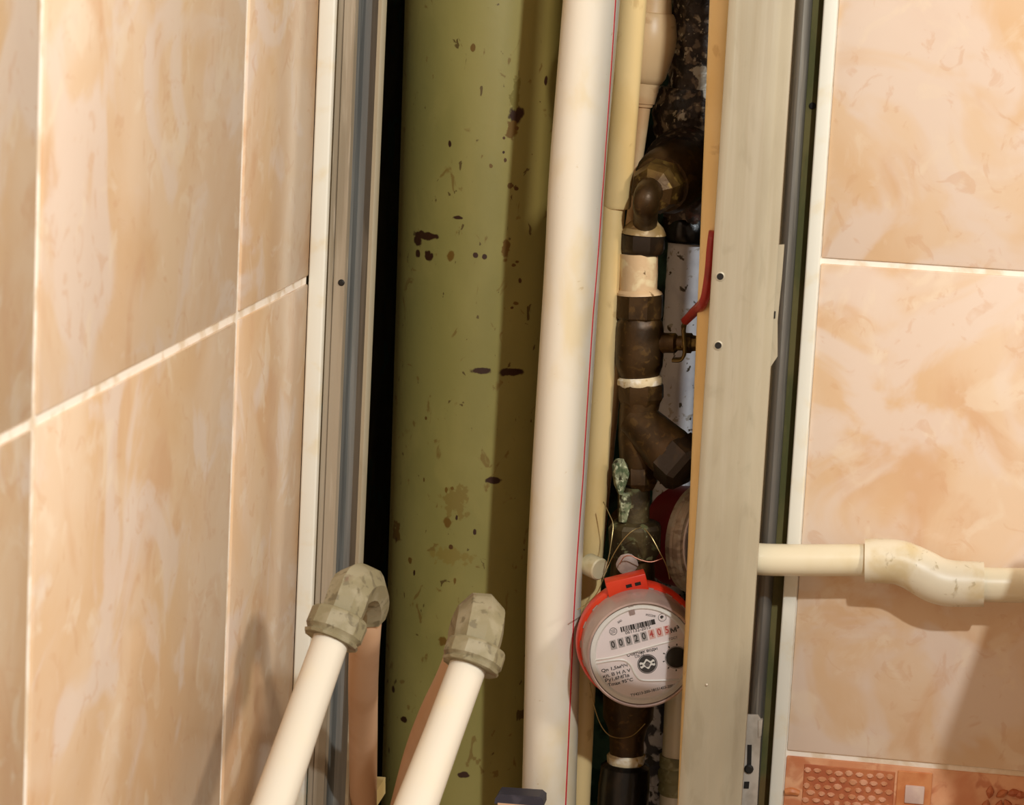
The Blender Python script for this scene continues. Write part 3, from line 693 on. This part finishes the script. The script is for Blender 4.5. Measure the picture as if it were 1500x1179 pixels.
# star wheel
ring_print(560, 792, 14.2, 15.2, 'ink', 'wheel_ring')
wd_ = dc(560, 792); blob(560, 792, circ(13.6, 36), 'ink', 'star_wheel')
def star(i0, i1): pass
for sgn in (1, -1):
    pts = []
    for k in range(15):
        t = -1.15+2.3*k/14; x = 11.5*t/1.15; pts.append((x, sgn*(4.6+2.0*math.cos(6*t)-.030*x*x)+sgn*1.6))
    for k in range(14, -1, -1):
        t = -1.15+2.3*k/14; x = 11.5*t/1.15; pts.append((x, sgn*(4.6+2.0*math.cos(6*t)-.030*x*x)-sgn*1.9))
    blob(560, 792, pts if sgn < 0 else list(reversed(pts)), 'dial_bright', 'wheel_blade', HB+.2)
blob(560, 798, circ(3.6, 16), 'ink_soft', 'wheel_hub', HB+.35)
# dark pointer window with tick marks
ring_print(785, 742, 16.8, 17.6, 'ink_soft', 'window_ring')
disc('pointer_window', 'hole', [(HB-.3, 16.2), (HB+.1, 16.2), (HB+.2, 15.2)], dial, 40, dc(785, 742))
xw, yw = dc(785, 742)
for k in range(10):
    a = math.radians(40+36*k); d1, d2 = 18.6, 21.5; pz = [(d1, -.9), (d2, -.9), (d2, .9), (d1, .9)]
    q = [(u_*math.cos(a)-v_*math.sin(a), u_*math.sin(a)+v_*math.cos(a)) for u_, v_ in pz]
    if math.hypot(xw+20*math.cos(a), yw+20*math.sin(a)) < 68: blob(785, 742, q, 'ink', 'tick')
disc('glass', 'clear_glass', [(-4.6, 78.8), (-3.6, 78.8), (-3.4, 78)], wm, 64)
# inlet and outlet tails of the meter
cyl('inlet', 'brass_dark', wm, [(928, 812, 32), (926, 850, 34), (922, 900, 36)], Y=.075)
cyl('outlet', 'brass_dark', wm, [(922, 1000, 40), (920, 1050, 38), (919, 1066, 30), (918, 1085, 26), (918, 1110, 26)], Y=.078)
tag(cyl('seal_ring', 'seal_tape', None, [(917, 1102, 25), (917, 1106, 29), (917, 1116, 28), (917, 1122, 25)], wob=.0006, Y=.078), 'frayed golden sealing tape around the joint below the meter', 'sealing tape')
lo_ = thing('supply_pipe', (P(912, 1179, .078).x, .078, ZF), 'glossy black pipe with coupling under the water meter, at the bottom', 'pipe')
cyl('coupling', 'black_gloss', lo_, [(917, 1117, 30), (916, 1122, 37), (914, 1150, 39), (911, 1195, 39), (909, 1230, 37), (909, 1236, 26)], Y=.078)
q = P(909, 1234, .078); MB().tube([q, Vector((q.x, q.y, ZF))], U(26, .078), 20).build('pipe_wall', 'black_gloss', lo_)

# ------------------------------------------------------------------ second meter, seen edge-on behind the profile
M2 = P(1040, 791, .115); a2_ = Vector((.86, -.50, .05)).normalized(); r2 = U(82, .125)
w2 = thing('water_meter', M2-Vector((0, 0, r2)), 'second water meter with dark red body, turned sideways behind the wide steel profile', 'water meter')
MB().lathe(M2-a2_*.040, M2+a2_, [(0, r2*.60), (.004, r2*.80), (.010, r2*.90), (.028, r2*.95), (.030, r2*.9)], 56).build('body', 'meter_red_dark', w2)
MB().lathe(M2-a2_*.012, M2+a2_, [(0, r2*.92), (.0012, r2), (.005, r2*1.01), (.0062, r2*.97), (.0070, r2*.985), (.0105, r2*.98), (.0120, r2*.94), (.0122, r2*.86), (.0100, r2*.84)], 64).build('rim', 'rim_clear', w2, label='pale translucent plastic rim')
MB().lathe(M2-a2_*.006, M2+a2_, [(0, r2*.86), (.0075, r2*.86)], 48).build('dial', 'dial', w2)
MB().lathe(M2+a2_*-.0005, M2+a2_, [(.0018, r2*.845), (.0028, r2*.84)], 48).build('glass', 'clear_glass', w2)
MB().tube([M2-a2_*.046, M2-a2_*.056, M2-a2_*.075+Vector((0, .01, 0))], r2*.34, 20, 5).build('tail', 'brass_dark', w2)

# seals and wires
sa, sb = P(862, 846, .040), P(885, 826, .034)
tag(MB().lathe(P(861, 826, .042), P(888, 838, .030), [(0, U(16, .04)), (.0008, U(17, .04)), (U(26, .04), U(17, .04)), (U(28, .04), U(15, .04))], 24).build('seal_plug', 'seal_plug'), 'cream cylindrical seal plug hanging left of the red meter collar', 'seal')
tag(MB().lathe(P(919, 826, .040), P(919, 828, .030), [(0, U(15, .04)), (.003, U(16, .04)), (.004, U(12, .04))], 20, wob=.0008, wsc=200).build('lead_seal', 'seal_lead'), 'greyish lead seal disc above the red meter collar', 'seal')
def wire(label, pts, r=.00035, mat='wire'):
    return tag(MB().tube([P(*p) for p in pts], r, 6, 6).build('seal_wire', mat), label, 'wire')
wire('thin seal wire rising straight up from the cream seal plug', [(884, 735, .045), (892, 752, .040), (898, 768, .036), (896, 790, .032), (892, 815, .030), (888, 832, .030)])
wire('thin seal wire curving from the union nut to the cream seal plug', [(940, 772, .034), (926, 778, .030), (912, 792, .029), (899, 812, .029), (889, 834, .029), (876, 866, .014), (862, 882, .006), (846, 893, .000)])
wire('thin seal wire slanting from the union nut down to the sideways meter', [(944, 774, .034), (954, 786, .029), (966, 808, .027), (976, 828, .027), (981, 848, .030)])
wire('coppery seal wire looped over the grey lead seal', [(908, 826, .030), (914, 816, .028), (924, 814, .028), (938, 820, .028), (954, 823, .029), (970, 818, .031)], .0004, 'wire_copper')
wire('thin seal wire drooping below the meter', [(864, 1000, .03), (872, 1040, .032), (884, 1068, .032), (900, 1080, .034), (925, 1078, .040), (945, 1060, .045)])

# ------------------------------------------------------------------ horizontal pipe with offset fitting on the right wall
yP = -.026
hp = thing('horizontal_pipe', P(1270, 845, yP), 'cream plastic pipe with stepped double elbow running across the right tiled wall', 'pipe')
rP = U(23.8, yP)
h0 = P(1106, 818, yP); h1 = P(1275, 820, yP)
MB().tube([Vector((.2815, -.012, h0.z)), Vector((.292, -.021, h0.z)), h0+Vector((.010, 0, 0)), h1], rP, 28, 5).build('pipe_wall', 'pale_pipe', hp)
f0, f1, f2, f3, f4 = P(1267, 822, yP), P(1306, 823, yP), P(1338, 833, yP), P(1376, 852, yP), P(1442, 855, yP)
MB().tube([P(1267, 821, yP), P(1284, 821.3, yP), P(1303, 822, yP), P(1320, 824.5, yP), P(1336, 831, yP)], [U(32, yP), U(33, yP), U(33, yP), U(33, yP), U(33, yP)], 32, 4).build('elbow_socket', 'cream_fitting', hp)
MB().tube([P(1331, 828, yP), P(1350, 838, yP), P(1368, 848, yP), P(1386, 853.5, yP), P(1404, 855, yP), P(1422, 855.4, yP), P(1441, 855.8, yP)], [U(32.5, yP), U(34, yP), U(34.5, yP), U(34.5, yP), U(34, yP), U(33.5, yP), U(33, yP)], 32, 4).build('elbow_socket', 'cream_fitting', hp)
MB().tube([P(1436, 856, yP), P(1500, 857.5, yP), P(1800, 865, yP)], U(25.5, yP), 28).build('pipe_wall', 'pale_pipe', hp)
cA = P(1660, 861, yP)
mb = MB(); mb.tube([cA+Vector((-.006, 0, 0)), cA+Vector((.006, 0, 0))], rP*1.25, 24); mb.box((cA.x-.005, yP, cA.z-.006), (cA.x+.005, .001, cA.z+.006)); mb.build('wall_clip', 'cream_fitting', hp)

# ------------------------------------------------------------------ the two pipes with grey elbows in front of the shaft
def front_loop(label, nut, nut_hw, nut_len, body, front, rear, yF, body_r):
    t = thing('bent_pipe', P(nut[0], nut[1], yF), label, 'pipe', 'cream pipes with grey elbows')
    # front leg
    pts = [P(x, y, Y) for x, y, hw, Y in front]; rr = [U(hw, Y) for x, y, hw, Y in front]
    pts.append(pts[-1]+(pts[-1]-pts[-2])*.9); rr.append(rr[-1])
    MB().tube(pts, rr, 28).build('front_leg', 'front_pipe', t, label='brightly lit cream leg slanting towards the viewer')
    ptr = [P(x, y, Y) for x, y, hw, Y in rear]; rr = [U(hw, Y) for x, y, hw, Y in rear]
    last = ptr[-1]+(ptr[-1]-ptr[-2])*1.0
    MB().tube(ptr+[last], rr+[rr[-1]], 28, 5).build('rear_leg', 'rear_pipe', t, label='leg dropping back into the shaft, its shade painted in as tan')
    bp = [P(x, y, Y) for x, y, hw, Y in body]; br = [U(hw, Y) for x, y, hw, Y in body]
    MB().tube(bp, br, 8, 3, rot=math.pi/8).build('elbow', 'grey_fitting', t, sharp=24)
    ax = (bp[1]-pts[0]).normalized(); c = P(nut[0], nut[1], yF); hw = U(nut_hw, yF); ll = U(nut_len, yF)
    MB().lathe(c-ax*ll/2, c+ax*ll, [(0, hw*.82), (0, hw*.93), (ll*.10, hw*.97), (ll*.14, hw*.90), (ll*.2, hw*.92), (ll*.30, hw), (ll*.85, hw), (ll*.95, hw*.93), (ll, hw*.84)], 12, rot=.26).build('nut', 'grey_fitting', t, sharp=24)
    return t
front_loop('left one of two cream pipes, its grey elbow overlapping the steel channel profile',
           (492, 919), 46, 46,
           [(496, 912, 33, -.185), (506, 886, 34, -.180), (516, 862, 34, -.170), (534, 858, 33, -.150), (543, 880, 29, -.135), (540, 902, 26, -.128)],
           [(487, 932, 28, -.190), (443, 1056, 30, -.245), (400, 1179, 33, -.30)],
           [(541, 886, 22, -.130), (535, 930, 23.5, -.120), (532, 1000, 23, -.08), (532, 1080, 22, -.03), (532, 1179, 21, .02)], -.188, 33)
front_loop('right one of two cream pipes, its grey elbow standing before the green sewer pipe',
           (694, 961), 47, 38,
           [(696, 952, 36, -.185), (701, 930, 38, -.180), (705, 908, 38, -.168), (702, 902, 36, -.148), (690, 918, 32, -.135), (681, 940, 28, -.128)],
           [(686, 975, 28.5, -.190), (648, 1078, 30, -.24), (610, 1179, 33, -.29)],
           [(684, 925, 22, -.130), (665, 985, 24, -.120), (637, 1045, 24, -.09), (614, 1105, 23.5, -.05), (594, 1179, 23, .0)], -.188, 36)

# small things at the bottom edge
bk = thing('strap_clamp', P(760, 1200, -.012), 'small dark plastic clamp around the foot of the broad cream riser', 'clamp')
p_ = [P(725, 1170, -.012), P(730, 1163, -.012), P(790, 1167, -.012), P(796, 1172, -.012), P(796, 1182, -.012), P(724, 1177, -.012)]
MB().poly3(p_, (0, .016, 0)).build('strap', 'black_plastic', bk)
p_ = [P(729, 1176, -.0125), P(792, 1181, -.0125), P(792, 1230, -.0125), P(729, 1226, -.0125)]
MB().poly3(p_, (0, .016, 0)).build('pad', 'rear_pipe', bk)
sl = MB().poly3([P(482, 1172, .03), P(540, 1176, .03), P(540, 1200, .03), P(478, 1196, .03)], (0, .06, 0)).build('cross_bar', 'tan_pipe')
tag(sl, 'tan cross bar at the foot of the steel channel profile at left', 'bar')

# invented cistern and bowl, out of view, added to shade the lower right tiles
cs = thing('added_toilet', (.66, -.25, 0), 'unseen white cistern and bowl beyond the right edge, added to cast a shadow', 'added_toilet')
MB().box((.487, -.262, .72), (.835, -.125, 1.016), .016, 4).build('cistern', 'ceramic', cs)
MB().box((.482, -.268, 1.017), (.840, -.120, 1.043), .009, 3).build('lid', 'ceramic', cs)
MB().lathe((.66, -.195, 1.042), (.66, -.195, 2), [(0, .020), (.004, .020), (.006, .016), (.009, .015)], 24).build('flush_button', 'zinc', cs)
MB().box((.55, -.25, .40), (.77, -.125, .722), .03, 4).build('neck', 'ceramic', cs)
MB().lathe((.66, -.42, 0), (.66, -.42, 1), [(0, .11), (.02, .12), (.15, .10), (.28, .15), (.38, .185), (.41, .185), (.41, .15), (.34, .12), (.30, .05)], 40).build('bowl', 'ceramic', cs)
MB().box((.56, -.34, .0), (.76, -.13, .402), .03, 4).build('base', 'ceramic', cs)
